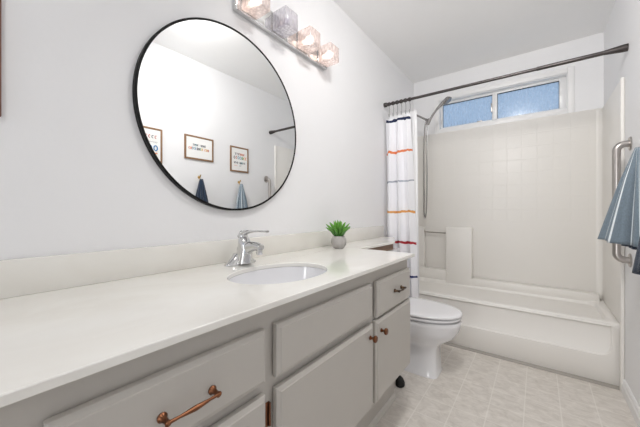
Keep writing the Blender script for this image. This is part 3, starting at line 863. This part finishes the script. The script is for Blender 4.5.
# three small prints on the right wall (seen in the mirror); the lettering is too soft to read: letter-like strokes
def marks(t, rows, xw):
    """rows: (z, y_start, pitch, height, [ink,...], shape)"""
    pr = [c for c in t.children if c.name.startswith('print')][0]
    for z, ys, pitch, h, cs, curl in rows:
        for i, c in enumerate(cs):
            if c is None: continue
            bm = new()
            y = ys + i * pitch
            r = random.random()
            x = xw - .0112
            w = pitch * .62
            if curl:
                pts = [(x, y + w * .5 * math.cos(a), z + h * .5 * math.sin(a)) for a in [math.radians(d) for d in range(50 if r < .6 else 0, 320 if r < .6 else 361, 30)]]
            elif r < .4: pts = [(x, y - w / 2, z + h / 2), (x, y, z - h / 2), (x, y + w / 2, z + h / 2)]
            elif r < .7: pts = [(x, y - w / 2, z - h / 2), (x, y - w / 2, z + h / 2), (x, y + w / 2, z - h / 2), (x, y + w / 2, z + h / 2)]
            else: pts = [(x, y - w / 2, z + h / 2), (x, y + w / 2, z + h / 2), (x, y, z + h / 2), (x, y, z - h / 2)]
            if not curl and 0.7 <= r: pts = [(x, y - w / 2, z + h / 2), (x, y, z + h / 2 - .001), (x, y, z - h / 2)]
            bm_tube(bm, pts, h * .11, 6)
            obj('letter', bm, 'ink_' + c, pr)
f1 = framed('framed_print', W, -1, 0.876, 1.121, 1.454, 1.738, 'wood-framed upright lettered print farthest from the tub, leftmost in the mirror')
marks(f1, [(1.665, 0.925, .024, .022, ['yellow', 'blue', 'orange', 'red', 'red', 'ink', 'red'], True), (1.622, 0.96, .013, .009, ['ink'] * 10, False),
           (1.575, 0.935, .044, .040, ['blue', 'yellow', 'blue', 'blue'], True), (1.515, 0.945, .042, .040, ['green', 'red', 'orange', 'orange'], True)], W)
f2 = framed('framed_print', W, -1, 1.309, 1.594, 1.531, 1.748, 'wood-framed landscape print with a line of coloured letters, the wide middle frame')
marks(f2, [(1.665, 1.39, .013, .018, ['ink', 'ink', 'teal', 'ink', None, None, 'ink', 'ink', 'ink', 'ink'], False),
           (1.632, 1.352, .0155, .020, ['red', 'orange', 'blue', 'teal', 'blue', 'ink', 'ink', 'green', 'yellow', None, 'orange', 'yellow', 'red'], True)], W)
f3 = framed('framed_print', W, -1, 1.785, 2.014, 1.470, 1.732, 'wood-framed upright print with four lines of letters, nearest the tub')
marks(f3, [(1.655, 1.845, .021, .022, ['ink', 'ink', 'ink', 'red', 'orange', 'red'], False), (1.618, 1.835, .024, .026, ['ink', 'red', 'teal', 'blue', 'green', 'yellow', 'orange'], True),
           (1.565, 1.835, .018, .020, ['ink', 'ink', 'ink', None, 'ink', 'teal', 'ink', 'ink'], False), (1.535, 1.85, .06, .008, ['orange', 'ink'], True)], W)

# hooks and hanging towels
def hook(y, z, label):
    bm = new()
    bm_lathe(bm, [(0, 0), (.014, 0), (.013, .004), (.006, .008), (0, .008)], (0, 0, 0), 20, 'X')
    bm.transform(Matrix.Translation((W - .0005, y, z)) @ Matrix.Rotation(PI, 4, 'Z'))
    bm_tube(bm, [(W - .006, y, z), (W - .018, y, z - .003), (W - .026, y, z + .006), (W - .028, y, z + .022)], [.004, .004, .004, .006], 10)
    bm_tube(bm, [(W - .008, y, z - .004), (W - .016, y, z - .030), (W - .024, y, z - .032), (W - .028, y, z - .020)], [.0035, .0035, .0035, .005], 10)
    return solo('wall_hook', bm, 'brass', (W, y, z), label, 'hook')
hook(1.450, 1.375, 'brass wall hook holding the navy towel')
hook(1.895, 1.365, 'brass wall hook holding the light blue towel near the tub')

def towel(y, z, depth, rad, m, label, hem, ph, inner=None, pleats=5):
    t = thing('hanging_towel', (W - .04, y, z - .03), label, 'towel')
    def cone(depth, rad, k, ph, hem):
        bm = new()
        n, nz = 96, 26
        rings = []
        for j in range(nz + 1):
            s = j / nz
            row = []
            for i in range(n + 1):
                u = i / n
                a = math.radians(-92 + 184 * u)             # opens away from the wall
                pl_ = 1 + (0.12 * math.cos(2 * PI * pleats * u + ph) + 0.05 * math.cos(2 * PI * pleats * 2.3 * u)) * min(1, s * 3)
                r = (.014 + (rad(a) - .014) * (s ** 0.9)) * pl_ * k
                d = depth * s * (1 + hem(u) * s)
                x = W - .022 - r * math.cos(a) - .018 * (1 - s)
                row.append((min(x, W - .006), y + r * math.sin(a), z - .02 - d))
            rings.append(row)
        R = bm_loft(bm, rings, closed=False)
        uvl = bm.loops.layers.uv.new('UVMap')
        idx = {}
        for j, r_ in enumerate(R):
            for i, v in enumerate(r_): idx[v] = (i / n, j / nz)
        for f_ in bm.faces:
            for lp in f_.loops: lp[uvl].uv = idx[lp.vert]
        return bm
    o = obj('cloth', cone(depth, rad, 1.0, ph, hem), m, t, angle=80)
    md = o.modifiers.new('pile', 'SOLIDIFY'); md.thickness = .004; md.offset = 0
    if inner:
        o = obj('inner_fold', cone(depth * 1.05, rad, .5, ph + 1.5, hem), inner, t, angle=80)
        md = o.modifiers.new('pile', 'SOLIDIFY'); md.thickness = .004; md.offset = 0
    return t
towel(1.450, 1.375, 0.50, lambda a: .105, 'towel_navy', 'dark navy towel hanging from a brass hook below the middle frame', lambda u: 0.05 * math.cos(9 * u), 0.3)
# the light towel reaches farther out towards the tub
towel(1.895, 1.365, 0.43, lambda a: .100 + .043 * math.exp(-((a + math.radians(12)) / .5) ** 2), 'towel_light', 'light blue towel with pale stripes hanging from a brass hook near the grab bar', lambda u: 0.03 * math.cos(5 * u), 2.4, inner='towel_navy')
